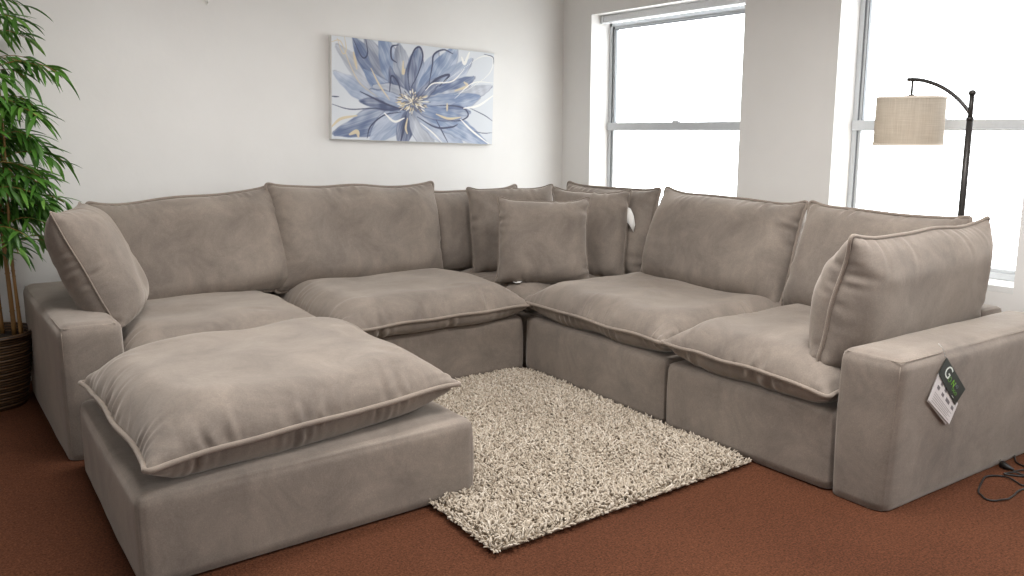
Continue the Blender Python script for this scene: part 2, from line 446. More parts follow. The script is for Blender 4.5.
win = bpy.data.objects.new('window_4', None); C.objects.link(win); win['kind'] = 'structure'  # frame and glass for the added, unseen left-wall opening
f = MB()
for lo, hi in (((LW[0], LW[2]), (LW[0] + .05, LW[3])), ((LW[1] - .05, LW[2]), (LW[1], LW[3])), ((LW[0], LW[2]), (LW[1], LW[2] + .05)), ((LW[0], LW[3] - .05), (LW[1], LW[3]))):
    f.box((RX - .12, lo[0], lo[1]), (RX - .06, hi[0], hi[1]))
f.build('frame', M['alu'], win, bevel=.003)
MB().box((RX - .095, LW[0] + .04, LW[2] + .04), (RX - .09, LW[1] - .04, LW[3] - .04)).build('pane', M['glass'], win)

# rolled blinds at the window heads
for i, (y0, y1) in enumerate(WIN[:2]):
    lab = ['white rolled-up blind rail at the head of the window nearest the painting', 'white rolled-up blind rail at the head of the window behind the lamp'][i]
    t = thing('window_blind', lab, 'blind', (WX + .12, (y0 + y1) / 2, HEAD - .001), 0, 'rolled blinds at the window heads')
    hw = (y1 - y0) / 2
    MB().box((-.028, -hw + .012, -.055), (.028, hw - .03, -.004)).build('headrail', M['blind'], t, bevel=.008)
    for sgn in (-1, 1):
        c = sgn * (hw - .016); MB().box((-.034, c - .012, -.062), (.034, c + .012, 0)).build('bracket', M['blind'], t, bevel=.004)

# ------------------------------------------------------------------ the sectional sofa
BASE, ARMZ, DEP = .328, .592, 1.29
GRP = 'sections of the taupe sectional sofa'
def feet(parent, w, d, z=.010):
    for x in (.10, w - .10):
        for y in (.10, d - .10):
            MB().lathe([(0, 0), (.03, 0), (.036, z), (0, z)], x, y, 16).build('foot', M['black'], parent)
def seam_line(mb, pts, r=.0017): mb.tube(pts, r, 5)

def section(label, loc, rz, w, arm=None, aw=.24, seed=1, backs=(), seat=None, frame='back', front=0, depth=DEP):
    t = thing('sofa_section', label, 'sofa section', loc, rz, GRP)
    x0, x1 = 0, w
    if arm == 'L': x0 = aw
    if arm == 'R': x1 = w - aw
    Va, Fa = softbox((x0 + .004, 0, -.03), (x1 - .004, depth - .1, BASE), .036, seed=seed); Va[:, 2] = np.maximum(Va[:, 2], .008)
    B = MB().add(Va, Fa).build('base', M['fabric'], t, True)
    if arm:
        a0, a1 = (0, aw) if arm == 'L' else (w - aw, w)
        Va, Fa = softbox((a0, -.008, -.045), (a1, depth, ARMZ), .048, .035, .005, .002, seed + 5); Va[:, 2] = np.maximum(Va[:, 2], .004)
        if arm == 'R': Va[:, 0] += .030 * (Va[:, 2].clip(0) / ARMZ) ** 1.2 * np.clip((Va[:, 0] - a0) / aw, 0, 1)
        mb = MB().add(Va, Fa); fl = (lambda z: .030 * (z / ARMZ) ** 1.2) if arm == 'R' else (lambda z: 0)
        e = .0265  # seams along the arm's edges
        outer = a0 if arm == 'L' else a1; so = -1 if arm == 'L' else 1
        xo = outer - so * .0128
        ao = mb.build('arm', M['fabric'], t, True)
        inn = a1 if arm == 'L' else a0; ft = fl(ARMZ); fy = -.008 + .0128; zt_ = ARMZ - .0128
        path = [(inn + so * .03, fy, zt_ + .001), (outer - so * .03 + ft, fy, zt_), (outer - so * .016 + ft, fy + .006, zt_), (xo + ft, fy + .025, zt_)] + [(xo + ft, y, zt_) for y in np.linspace(.05, depth - .03, 14)]
        q = MB(); seam_line(q, path); q.build('seam', M['piping'], ao, True)
        q = MB(); seam_line(q, [(xo + fl(z), fy, z) for z in np.linspace(.05, ARMZ - .03, 14)]); q.build('seam', M['piping'], ao, True)
    fx0, fx1 = (aw + .002 if arm == 'L' else .003), (w - aw - .002 if arm == 'R' else w - .003)
    mb = MB().add(*softbox((fx0, depth - .20, .03), (fx1, depth, ARMZ + .008), .035, seed=seed + 9)).build('backrest_frame', M['fabric'], t, True)
    if frame == 'corner':
        MB().add(*softbox((w - .20, .004, .03), (w, depth - .205, ARMZ + .008), .035, seed=seed + 11)).build('backrest_frame', M['fabric'], t, True)
    feet(t, w, depth)
    if seat:
        sx0, sx1, sy0, sy1, st, zs, zt = seat
        cushion('seat_cushion', sx1 - sx0, sy1 - sy0, st, seed + 20, t, ((sx0 + sx1) / 2, (sy0 + sy1) / 2, BASE - .004), (0, 0, 0), seat=True, zs=zs, zt=zt, pk=.009)
    for (cx, cy, cz, cw, ch, ct, lean, yaw, roll, sd, kw) in backs:
        cushion('back_cushion', cw, ch, ct, sd, t, (cx, cy, cz), (R(90 - lean), R(roll), R(yaw)), **kw)
    return t

# left run (faces the camera), with its arm at the plant
section('left end section of the taupe sofa, its arm beside the bamboo plant', (.605, 3.955, 0), R(-2.0), 1.26, 'L', .255, 1,
        [(.84, 1.00, .750, 1.03, .63, .25, 16, 0, -3.6, 31, {})], (.262, 1.262, -.025, 1.12, .19, .06, 0))
section('armless taupe sofa section below the left part of the flower painting', (1.872, 4.0, 0), R(-3.0), 1.18, None, 0, 2,
        [(.558, .910, .765, 1.16, .64, .26, 13, 3, 1.5, 32, {})], (-.01, 1.175, -.075, 1.08, .205, .075, .01), depth=1.2)
section('corner section of the taupe sofa holding three throw pillows', (3.075, 3.965, 0), 0, 1.19, None, 0, 3,
        [(.30, .96, .740, .80, .56, .20, 10, 0, 0, 33, {}), (.96, .365, .740, .90, .60, .20, 12, -90, 0, 34, {})],
        (.0, .97, .0, .97, .165, .06, 0), frame='corner', depth=1.19)
section('armless taupe sofa section in front of the wall between the windows', (3.055, 3.948, 0), R(-94), 1.205, None, 0, 4,
        [(.619, .927, .755, 1.06, .60, .26, 17, 2, 1.0, 35, {})], (.0, 1.205, -.03, 1.06, .21, .090, 0), depth=1.19)
section('right end section of the taupe sofa with a hang tag on its arm', (2.956, 2.735, 0), R(-92), 1.148, 'R', .235, 5,
        [(.398, .969, .745, .86, .58, .22, 17, 0, 1.0, 36, {})], (.0, .902, -.035, 1.12, .21, .088, -.035), depth=1.27)

# ottoman
t = thing('ottoman', 'large square taupe ottoman with one thick piped cushion, in the foreground', 'ottoman', (.570, 2.65, 0), 0)
Va, Fa = softbox((0, 0, -.03), (1.245, 1.185, .306), .040, .04, .006, .002, 61); Va[:, 2] = np.maximum(Va[:, 2], .008)
Va[:, 0] += .065 * Va[:, 1] / 1.15 * (1 - Va[:, 0] / 1.245)
MB().add(Va, Fa).build('base', M['fabric'], t, True)
feet(t, 1.245, 1.15, .012)
cushion('seat_cushion', 1.20, 1.14, .245, 62, t, (.650, .605, .300), (0, 0, R(5.0)), seat=True, zs=.110, zt=.03, pk=.010, piping=.0105, skew=.12)

# loose cushions and throw pillows
def pillow(label, loc, w, h, t_, lean, yaw, roll=0, seed=1, piping=.004, group='throw pillows on the corner seat', name='throw_pillow', cat='pillow', **kw):
    o, P = cushion(name, w, h, t_, seed, None, loc, (R(90 - lean), R(roll), R(yaw)), piping=piping, **kw)
    return tag(o, label, cat, group), P

pillow('plump taupe cushion leaning on the left arm beside the bamboo plant', (.885, 4.47, .775), .63, .60, .25, 24, 68, 0, 41, group='loose cushions against the sofa arms', name='loose_cushion', cat='cushion', ncr=6)
pillow('large piped taupe cushion leaning on the right arm with the hang tag', (3.53, 1.90, .735), 1.10, .57, .27, 12, 180, 0, 42, .0085, group='loose cushions against the sofa arms', name='loose_cushion', cat='cushion', ncr=6, pk=.005)
pillow('upright taupe throw pillow behind the small front one, on its left', (3.49, 4.64, .750), .62, .58, .18, 12, -22, -1, 43, pk=.0075, ncr=6, square=.03)
p2, P2 = pillow('taupe throw pillow with a white tag on its right edge, behind the small front one', (3.745, 4.165, .750), .53, .58, .17, 12, -48, 1, 44, pk=.0075, ncr=6, square=.03)
p3, P3 = pillow('small square taupe throw pillow standing in front of the other two', (3.34, 4.13, .735), .60, .54, .19, 14, -38, .5, 45, pk=.0075, ncr=5, square=.03)

# ------------------------------------------------------------------ shag rug
def set_attr(me, name, vals):
    a = me.attributes.new(name, 'FLOAT', 'POINT'); a.data.foreach_set('value', np.asarray(vals, np.float32))

def build_rug():
    x0, x1, y0, y1 = 1.572, 2.908, 2.19, 3.93
    t = thing('shag_rug', 'cream shag rug on the brown carpet inside the curve of the sofa', 'rug', ((x0 + x1) / 2, (y0 + y1) / 2, 0))
    hx, hy = (x1 - x0) / 2, (y1 - y0) / 2
    bk = MB().box((-hx + .014, -hy + .014, .001), (hx - .014, hy - .014, .008)); bk.V = [(x + .13 * (y + hy) / (2 * hy), y, z) for x, y, z in bk.V]; bk.build('backing', M['backing'], t)
    g = np.random.default_rng(5); sp = .0092
    X, Y = np.meshgrid(np.arange(-hx, hx, sp), np.arange(-hy, hy, sp)); X = X.ravel(); Y = Y.ravel()
    X = X + g.normal(size=X.size) * sp * .4; Y = Y + g.normal(size=Y.size) * sp * .4
    wx, wy = X + t.location.x, Y + t.location.y
    keep = ~((wx + .13 * (Y + hy) / (2 * hy) < 1.835) & (wy > 2.69) & (wy < 3.87))       # pressed flat under the ottoman
    X, Y = X[keep], Y[keep]; n = X.size
    edge = np.minimum.reduce([hx - np.abs(X), hy - np.abs(Y)])
    lump = vnoise(np.stack([X, Y, X * 0], -1), 14, 4)
    ang = g.uniform(0, 2 * PI, n) + lump * .6; tilt = g.uniform(.35, 1.5, n)
    L = g.uniform(.024, .040, n) * (1 + .14 * lump); rad = g.uniform(.0034, .0052, n)
    ox = np.where(edge < .03, np.sign(X) * (hx - np.abs(X) < .03), 0) * .9; oy = np.where(edge < .03, np.sign(Y) * (hy - np.abs(Y) < .03), 0) * .9
    d0 = np.stack([np.cos(ang) * .35 + ox, np.sin(ang) * .35 + oy, np.ones(n)], -1); d0 /= np.linalg.norm(d0, axis=1)[:, None]
    d1 = np.stack([np.cos(ang + .5) * np.sin(tilt) + ox * .6, np.sin(ang + .5) * np.sin(tilt) + oy * .6, np.cos(tilt) * .8], -1); d1 /= np.linalg.norm(d1, axis=1)[:, None]
    X = np.clip(X, -hx + .012, hx - .012); Y = np.clip(Y, -hy + .012, hy - .012); X = X + .13 * (Y + hy) / (2 * hy); p0 = np.stack([X, Y, np.full(n, .006)], -1); p1 = p0 + d0 * (L * .5)[:, None]; p2 = p1 + (d0 * .4 + d1 * .6) * (L * .3)[:, None]; p3 = p2 + d1 * (L * .3)[:, None]
    side = np.stack([-np.sin(ang), np.cos(ang), np.zeros(n)], -1); up = np.cross(d1, side)
    rings = []
    for p, k in ((p0, .8), (p1, 1.), (p2, 1.1), (p3, .55)):
        for a in range(4):
            c, s_ = math.cos(a * PI / 2), math.sin(a * PI / 2); rings.append(p + (side * c + up * s_) * (rad * k)[:, None])
    V = np.stack(rings, 1).reshape(-1, 3)
    base = []
    for r_ in range(3):
        for a in range(4): base.append((r_ * 4 + a, r_ * 4 + (a + 1) % 4, r_ * 4 + 4 + (a + 1) % 4, r_ * 4 + 4 + a))
    base.append((12, 13, 14, 15)); base = np.array(base)
    F = (base[None] + (np.arange(n) * 16)[:, None, None]).reshape(-1, 4)
    me = bpy.data.meshes.new('pile'); me.vertices.add(len(V)); me.vertices.foreach_set('co', V.ravel())
    me.loops.add(F.size); me.loops.foreach_set('vertex_index', F.ravel().astype(np.int32))
    me.polygons.add(len(F)); me.polygons.foreach_set('loop_start', (np.arange(len(F)) * 4).astype(np.int32))
    me.polygons.foreach_set('use_smooth', [True] * len(F)); me.update(calc_edges=True); me.validate()
    set_attr(me, 'tone', np.repeat(np.clip(g.normal(.5, .22, n) + lump * .06, 0, 1), 16))
    me.materials.append(M['pile'])
    o = bpy.data.objects.new('pile', me); C.objects.link(o); o.parent = t; o['kind'] = 'stuff'
build_rug()

# ------------------------------------------------------------------ floor lamp behind the sofa
LX, LY = 4.40, 2.122
t = thing('floor_lamp', 'dark metal arc floor lamp with oatmeal drum shade before the right window', 'lamp', (LX, LY, 0))
MB().lathe([(0, 0), (.105, 0), (.11, .006), (.11, .018), (.10, .026), (.02, .034), (0, .034)], 0, 0, 40).build('base', M['bronze'], t, True)
MB().tube([(0, 0, .03), (0, 0, 1.0), (0, 0, 1.452)], .0155, 14).build('pole', M['bronze'], t, True)
p = MB(); p.tube([(0, 0, 1.44), (0, 0, 1.572)], .0115, 14); p.tube([(0, 0, 1.446), (0, 0, 1.462)], .0175, 14); p.build('upper_pole', M['bronze'], t, True)
MB().lathe([(0, 1.566), (.015, 1.568), (.0175, 1.576), (.016, 1.586), (.008, 1.592), (0, 1.593)], 0, 0, 16).build('finial', M['bronze'], t, True)
ctrl = np.array([(.004, 1.482), (.05, 1.535), (.10, 1.578), (.16, 1.614), (.22, 1.640), (.28, 1.652), (.335, 1.656)])
tt = np.linspace(0, 1, 7); t2 = np.linspace(0, 1, 30); cy = np.polyval(np.polyfit(tt, ctrl[:, 0], 4), t2); cz = np.polyval(np.polyfit(tt, ctrl[:, 1], 4), t2)
MB().tube(np.stack([cy * 0, cy, cz], -1), .0095, 12).build('arm', M['bronze'], t, True)
SY = .308
p = MB(); p.tube([(0, SY, 1.652), (0, SY, 1.572)], .006, 10); p.lathe([(0, 1.580), (.012, 1.580), (.022, 1.572), (.022, 1.568), (0, 1.568)], 0, SY, 20)
p.build('hanger', M['bronze'], t, True)
z0, z1, ra, rb = 1.322, 1.567, .168, .166
sh = MB().lathe([(ra, z0), (rb, z1), (rb - .003, z1), (ra - .003, z0), (ra, z0)], 0, SY, 72).build('lamp_shade', M['shade'], t, True)
for r_, za, zb in ((ra + .0025, z0 - .001, z0 + .010), (rb + .0025, z1 - .010, z1 + .001)):
    MB().lathe([(r_, za), (r_, zb), (r_ - .007, zb), (r_ - .007, za), (r_, za)], 0, SY, 72).build('shade_trim', M['shade_trim'], sh, True)
q = MB()
for k in range(3):
    a = k * 2 * PI / 3; q.tube([(0, SY, 1.566), (.06 * math.cos(a), SY + .06 * math.sin(a), 1.560), ((rb - .002) * math.cos(a), SY + (rb - .002) * math.sin(a), 1.560)], .0022, 6)
q.build('spider', M['bronze'], sh)
q = MB(); q.tube([(0, SY, 1.567), (0, SY, 1.50)], .016, 14); q.build('socket', M['bronze'], t, True)
MB().lathe([(.0, 1.39), (.018, 1.393), (.029, 1.415), (.031, 1.435), (.022, 1.468), (.013, 1.487), (.013, 1.50), (0, 1.5)], 0, SY, 20).build('bulb', M['tagwhite'], t, True)

# ------------------------------------------------------------------ bamboo in a woven pot
PX, PY = .445, 5.06
t = thing('potted_bamboo', 'tall leafy bamboo plant in a brown woven pot at the left wall', 'plant', (PX, PY, 0))
pot = MB(); prof = [(0, .002), (.150, .002)]
for k in range(15):
    z = .006 + k * .0245; r_ = .155 + .055 * (k / 14) ** .8; prof += [(r_ + .004, z + .008), (r_ + .005, z + .014), (r_, z + .0245)]
prof += [(.224, .372), (.226, .384), (.218, .392), (.206, .388), (.200, .36), (.196, .345)]
pot.lathe(prof, 0, 0, 48).build('pot', M['basket'], t, True)
MB().lathe([(.198, .348), (.12, .352), (.05, .356), (0, .354)], 0, 0, 32).build('soil', M['soil'], t, True)
g = np.random.default_rng(21)
def leaf_mesh(base, d, L, wd, droop, roll, V, F, tone, tv):
    d = d / np.linalg.norm(d); side = np.cross(d, [0, 0, 1.]); side /= np.linalg.norm(side) + 1e-9
    nrm = np.cross(side, d); side = side * math.cos(roll) + nrm * math.sin(roll); ns = 7; b0 = len(V); p = np.array(base, float); q = d.copy()
    for i in range(ns + 1):
        s_ = i / ns; wi = wd * (math.sin(PI * min(1, s_ * .92 + .05)) ** .8) * (1 - .35 * s_) if i < ns else .0006
        nn = np.cross(side, q); V.append(p - side * wi - nn * (-wi * .28)); V.append(p - nn * wi * .1); V.append(p + side * wi - nn * (-wi * .28))
        tone += [tv, tv * .85, tv]
        p = p + q * L / ns; q = q + np.array([0, 0, -droop / ns]); q /= np.linalg.norm(q)
    for i in range(ns):
        a = b0 + i * 3; F.append((a, a + 1, a + 4, a + 3)); F.append((a + 1, a + 2, a + 5, a + 4))
canes = [(.125, .02, 2.0, .012), (.165, .05, 1.55, .009), (.09, .10, 2.1, .011), (.02, -.08, 1.9, .012), (-.06, .06, 2.15, .011), (.05, .12, 1.8, .009), (-.11, -.03, 1.95, .011), (.145, -.06, 1.7, .008)]
for ci, (cx, cy, hgt, rad) in enumerate(canes):
    lean = np.array([g.uniform(-.02, .02), g.uniform(-.03, .03)]); zz = np.linspace(.345, hgt, 26)
    pts = np.stack([cx + lean[0] * (zz - .35) + .006 * np.sin(zz * 5 + ci), cy + lean[1] * (zz - .35) + .006 * np.cos(zz * 4 + ci), zz], -1)
    c = MB(); c.tube(pts, rad * np.linspace(1, .55, 26), 9)
    for z in np.arange(.50, hgt - .1, .17):
        i = int(np.argmin(abs(zz - z))); c.lathe([(rad * .9, pts[i][2] - .004), (rad * 1.22, pts[i][2]), (rad * .9, pts[i][2] + .004)], pts[i][0], pts[i][1], 10)
    V = []; F = []; tone = []; tw = c
    for z in np.arange(.80 + .05 * (ci % 3), hgt + .001, .105):
        i = int(np.argmin(abs(zz - z))); o_ = pts[i]
        for rep_ in range(2 if z > .95 else 1):
            a = g.uniform(-PI, PI)
            if g.random() < .45: a = g.uniform(-1.1, .4)
            ln = g.uniform(.12, .30); out = np.array([math.cos(a), math.sin(a), 0])
            if o_[1] + PY + out[1] * (ln + .12) > WY - .03: out[1] *= -.5
            s_ = np.linspace(0, 1, 7); br = o_ + out[None] * (s_ * ln)[:, None] + np.array([0, 0, 1.])[None] * (ln * (.55 * s_ - .62 * s_ ** 2))[:, None]
            tw.tube(br, .0018, 5)
            nl = int(g.integers(10, 15))
            for k in range(nl):
                s0 = .30 + .70 * k / (nl - 1); b = br[min(6, int(round(s0 * 6)))]
                az = a + g.uniform(-1.25, 1.25); el = g.uniform(-1.0, .18)
                d = np.array([math.cos(az) * math.cos(el), math.sin(az) * math.cos(el), math.sin(el)])
                L = g.uniform(.10, .175)
                if b[1] + PY + d[1] * L > WY - .02: d[1] = -abs(d[1]) * .3
                leaf_mesh(b, d, L, g.uniform(.0095, .0145), g.uniform(.35, 1.3), g.uniform(-.7, .7), V, F, tone, float(np.clip(g.normal(.45, .22), 0, 1)))
    c.build('cane', M['cane'], t, True)
    o = link_mesh('foliage', V, F, M['leaf'], t, True); set_attr(o.data, 'tone', tone)

# ------------------------------------------------------------------ flower painting on canvas
def build_painting():
    W, H, D = 1.315, .672, .038
    t = thing('canvas_painting', 'wide canvas painting of a blue and gold flower hung on the white wall', 'painting', (3.229, WY - .002, 1.651))
    t.rotation_euler = (0, R(2.15), 0)
    MB().box((-W / 2, -D, -H / 2), (W / 2, 0, H / 2)).build('stretched_canvas', M['canvas_side'], t, bevel=.003)
    nx, ny = 400, 204; U, Vv = np.meshgrid(np.linspace(0, 1, nx), np.linspace(0, 1, ny)); A = W / H
    X = U * A; Y = Vv; g = np.random.default_rng(11)
    def nz(sc, sd): return vnoise(np.stack([X, Y, X * 0], -1), sc, sd)
    img = np.ones((ny, nx, 3)) * np.array([214, 218, 224.]); img += (nz(3, 1) * 5)[..., None] * np.array([1, .9, .6])
    def over(col, a): nonlocal img; img = img * (1 - a[..., None]) + np.asarray(col, float) * a[..., None]
    def spine(p0, p1, p2, n=100):
        s_ = np.linspace(0, 1, n)[:, None]; p0, p1, p2 = map(lambda p: np.array([p[0] * A, p[1]]), (p0, p1, p2))
        return (1 - s_) ** 2 * p0 + 2 * s_ * (1 - s_) * p1 + s_ ** 2 * p2
    def field(pts):
        best = np.full(X.shape, 9.); bs = np.zeros(X.shape); sg = np.zeros(X.shape); T = np.gradient(pts, axis=0)
        for i, p in enumerate(pts):
            dx_, dy_ = X - p[0], Y - p[1]; d = dx_ * dx_ + dy_ * dy_; m = d < best
            best = np.where(m, d, best); bs = np.where(m, i / (len(pts) - 1), bs); sg = np.where(m, T[i][0] * dy_ - T[i][1] * dx_, sg)
        return np.sqrt(best), bs, np.sign(sg)
    BL = [(78, 94, 132), (106, 126, 164), (142, 156, 184), (164, 168, 180), (58, 68, 102), (122, 128, 146)]
    def petal(p0, p1, p2, wd, ci, dark=.5, al=.85):
        pts = spine(p0, p1, p2); d, s_, sg = field(pts); prof = 1.18 * wd * (np.sin(PI * np.clip(s_ * .9 + .06, 0, 1)) ** .75)
        d = d + nz(26, ci * 7 + int(wd * 900)) * .006
        a = np.clip((prof - d) / .012, 0, 1); rr = np.clip(d / np.maximum(prof, 1e-4), 0, 1)
        base = np.array(BL[ci % 6], float); pale = base * .35 + np.array([222, 226, 234]) * .65
        cr_ = sg * d; ph = ci * 1.7 + wd * 90; stk = np.sin(cr_ * 170 + ph + 3 * s_) * .5 + np.sin(cr_ * 310 + 2 * ph - 5 * s_) * .35 + np.sin(cr_ * 75 + 3 * ph) * .6
        tex = np.clip(.42 + .26 * nz(11, ci + 3) + .24 * sg * rr + .24 * stk + .22 * nz(34, ci + 40), 0, 1)[..., None]
        col = base * (1 - tex) + pale * tex
        sh = np.clip((.30 - s_) / .30, 0, 1)[..., None] * .45; col = col * (1 - sh) + np.array([62, 72, 104.]) * sh
        img[:] = img * (1 - (a * al)[..., None]) + col * (a * al)[..., None]
        e = np.exp(-((d - prof * .96) / .006) ** 2) * (sg > 0) * (s_ > .05) * dark * np.clip(.6 + .6 * nz(12, ci + 9), 0, 1); over((58, 66, 98), e)
    def stroke(P, col, wd, al=1, rough=.0):
        P = np.array([(p[0] * A, p[1]) for p in P]); k = np.linspace(0, len(P) - 1, 90); i0 = np.clip(k.astype(int), 0, len(P) - 2); f = k - i0
        Pm = np.vstack([2 * P[0] - P[1], P, 2 * P[-1] - P[-2]]); a_, b_, c_, d_ = Pm[i0], Pm[i0 + 1], Pm[i0 + 2], Pm[i0 + 3]; f = f[:, None]
        pts = .5 * (2 * b_ + (c_ - a_) * f + (2 * a_ - 5 * b_ + 4 * c_ - d_) * f ** 2 + (3 * b_ - a_ - 3 * c_ + d_) * f ** 3)
        d, s_, sg = field(pts); wv = wd * (.45 + .55 * np.sin(PI * s_)) * (1 + rough * nz(20, int(wd * 3000)))
        over(col, np.clip((wv - d) / .004 + .5, 0, 1) * al)
    c = (.475, .62)
    for a in [((.30, .78), (.02, .95), .13, 0), ((.33, .80), (.22, 1.02), .12, 2), ((.42, .86), (.40, 1.06), .09, 4), ((.52, .88), (.60, 1.06), .12, 3), ((.62, .82), (.80, 1.05), .12, 2), ((.75, .80), (.97, 1.02), .10, 1),
              ((.20, .60), (.02, .36), .10, 2), ((.25, .50), (.03, .10), .11, 3), ((.24, .36), (.12, .0), .11, 0), ((.30, .34), (.18, -.04), .09, 5), ((.34, .30), (.28, -.06), .12, 1), ((.40, .28), (.38, .02), .10, 5),
              ((.48, .25), (.50, .05), .10, 0), ((.56, .34), (.62, .06), .10, 2), ((.64, .34), (.74, -.02), .13, 1), ((.68, .40), (.84, .10), .11, 2), ((.70, .50), (.86, .28), .10, 0), ((.74, .56), (.98, .36), .09, 3),
              ((.72, .62), (.90, .48), .10, 1), ((.66, .68), (.84, .66), .10, 0), ((.30, .52), (.18, .30), .08, 1), ((.36, .50), (.33, .26), .07, 4), ((.44, .40), (.47, .12), .07, 4), ((.32, .62), (.16, .62), .07, 4), ((.54, .46), (.66, .30), .06, 4)]:
        petal(c, a[0], a[1], a[2], a[3])
    petal(c, (.40, .48), (.24, .46), .07, 3); petal(c, (.36, .60), (.22, .50), .06, 2); petal(c, (.60, .60), (.74, .56), .06, 2); petal(c, (.62, .70), (.78, .72), .06, 1)
    dk, gd, wh = (62, 68, 96), (214, 200, 170), (242, 241, 237)
    for P, col, wd in [([(.46, .52), (.44, .30), (.47, .08), (.51, .02), (.53, .12), (.50, .30), (.46, .44)], dk, .010), ([(.38, .02), (.34, .05), (.34, .16), (.37, .20)], dk, .010),
                       ([(.57, .40), (.59, .20), (.60, .08), (.66, .02), (.72, .05)], dk, .010), ([(.12, .02), (.17, .18), (.20, .14), (.19, .0)], dk, .007), ([(.33, .50), (.34, .34), (.38, .40), (.40, .52)], dk, .010),
                       ([(.0, .66), (.10, .70), (.24, .68), (.38, .70)], dk, .006), ([(.0, .585), (.04, .585)], dk, .006), ([(.20, .98), (.22, .86), (.30, .74), (.40, .70)], dk, .008), ([(.40, 1.0), (.42, .85), (.43, .74)], dk, .016),
                       ([(.50, .74), (.62, .84), (.72, .83), (.76, .80)], dk, .010), ([(.58, .62), (.70, .60), (.80, .62), (.83, .70), (.76, .76), (.64, .74)], dk, .009), ([(.82, .60), (.94, .68), (1.0, .74)], dk, .005),
                       ([(.86, .86), (.94, .88), (1.0, .87)], dk, .004), ([(.62, .76), (.66, .88), (.70, 1.0)], dk, .007), ([(.55, .44), (.63, .32), (.70, .28), (.64, .40)], dk, .013), ([(.16, .52), (.30, .62), (.42, .68)], dk, .010),
                       ([(.22, .28), (.27, .44), (.33, .58)], gd, .009), ([(.0, .06), (.05, .05), (.10, .26), (.16, .44), (.26, .56)], gd, .006), ([(.03, .02), (.06, .16), (.08, .12), (.07, .0)], gd, .006),
                       ([(.41, .18), (.41, .30), (.42, .26)], gd, .016), ([(.0, .88), (.05, .80), (.14, .76)], gd, .014), ([(.10, .95), (.14, .92), (.15, .97)], gd, .022), ([(.44, .76), (.43, .86), (.44, .92)], gd, .012),
                       ([(.12, .14), (.14, .30)], gd, .014), ([(.55, .46), (.60, .38), (.72, .34), (.80, .20)], wh, .008), ([(.62, .40), (.76, .24), (.90, .06), (.99, .05), (.97, .22), (.84, .40), (.74, .48)], wh, .007),
                       ([(.83, .02), (.80, .14), (.78, .08)], wh, .018), ([(.74, .44), (.82, .38), (.80, .34)], gd, .016), ([(.74, .52), (.86, .34), (1.0, .32)], wh, .006), ([(.80, .62), (.90, .58), (1.0, .46)], wh, .012), ([(.62, .70), (.70, .74), (.78, .72)], gd, .013),
                       ([(.78, .74), (.86, .86), (.98, 1.0)], wh, .011), ([(.52, .80), (.60, .90), (.66, 1.0)], wh, .008), ([(.30, .72), (.36, .80), (.42, .76)], wh, .012), ([(.69, .58), (.69, .66)], gd, .012), ([(.93, .02), (.99, .04), (1.0, .12)], dk, .005)]:
        stroke(P, col, wd)
    for k in range(200):
        a = g.uniform(0, 2 * PI); r0 = g.uniform(.0, .10); r1 = r0 + g.uniform(.025, .06)
        q = [(c[0] - .005 + math.cos(a) * r0 / A * 1.6, c[1] - .03 + math.sin(a) * r0), (c[0] - .005 + math.cos(a) * r1 / A * 1.5, c[1] - .03 + math.sin(a) * r1 * .9)]
        stroke(q, [(234, 229, 214), (206, 190, 154), (104, 104, 118)][k % 3 if k % 5 else 2], g.uniform(.004, .0075))
    img = np.clip(img, 0, 255)
    V = np.stack([(U - .5) * (W - .006), np.full(U.shape, -D - .0012), (.5 - Vv) * (H - .006)], -1).reshape(-1, 3)
    I = np.arange(nx * ny).reshape(ny, nx); F = np.stack([I[1:, :-1], I[1:, 1:], I[:-1, 1:], I[:-1, :-1]], -1).reshape(-1, 4)
    o = link_mesh('painted_flower', V, F.tolist(), M['paint'], t)
    at = o.data.attributes.new('paint', 'FLOAT_COLOR', 'POINT'); at.data.foreach_set('color', np.concatenate([lin(img), np.ones((ny, nx, 1))], -1).astype(np.float32).ravel())
build_painting()

# ------------------------------------------------------------------ small things
# hang tag on the right arm: cards on a thread, in the arm's outer face plane
AY = 1.552
t = thing('hang_tag', 'dark green and white cardboard hang tag on the outside of the right arm', 'tag', (3.194, AY, .563), R(-2))
def card(name, pts, dy, mat, th=.0014, parent=None):
    V = [(x - 3.194, dy, z - .563) for x, z in pts] + [(x - 3.194, dy - th, z - .563) for x, z in pts]; n = len(pts)
    return MB().add(V, [tuple(range(n)), tuple(range(n, 2 * n))[::-1]] + [(i, i + n, (i + 1) % n + n, (i + 1) % n) for i in range(n)]).build(name, mat, parent or t)
def lerp2(q, u, v):  # point on a quad TL, TR, BR, BL
    a = np.array(q, float); return (1 - v) * ((1 - u) * a[0] + u * a[1]) + v * ((1 - u) * a[3] + u * a[2])
back = [(3.192, .566), (3.350, .482), (3.318, .37), (3.16, .46)]
cb = card('back_card', back, .004, M['paperback'])
card('lime_leaf', [tuple(lerp2(back, u, v)) for u, v in ((.05, .02), (.35, .05), (.66, .14), (.85, .34), (.82, .52), (.6, .5), (.2, .3))], .0024, M['lime'], .0008, cb)
low = [(3.162, .512), (3.315, .360), (3.252, .298), (3.104, .418)]
card('grey_card', [(x - .006, z - .010) for x, z in low[2:]][::-1] + [(x - .004, z - .004) for x, z in low[:2]][::-1], .0005, M['paperback'])
white = [(3.162, .512), (3.315, .360), (3.264, .286), (3.098, .413)]
cw = card('white_card', white, -.003, M['paper'])
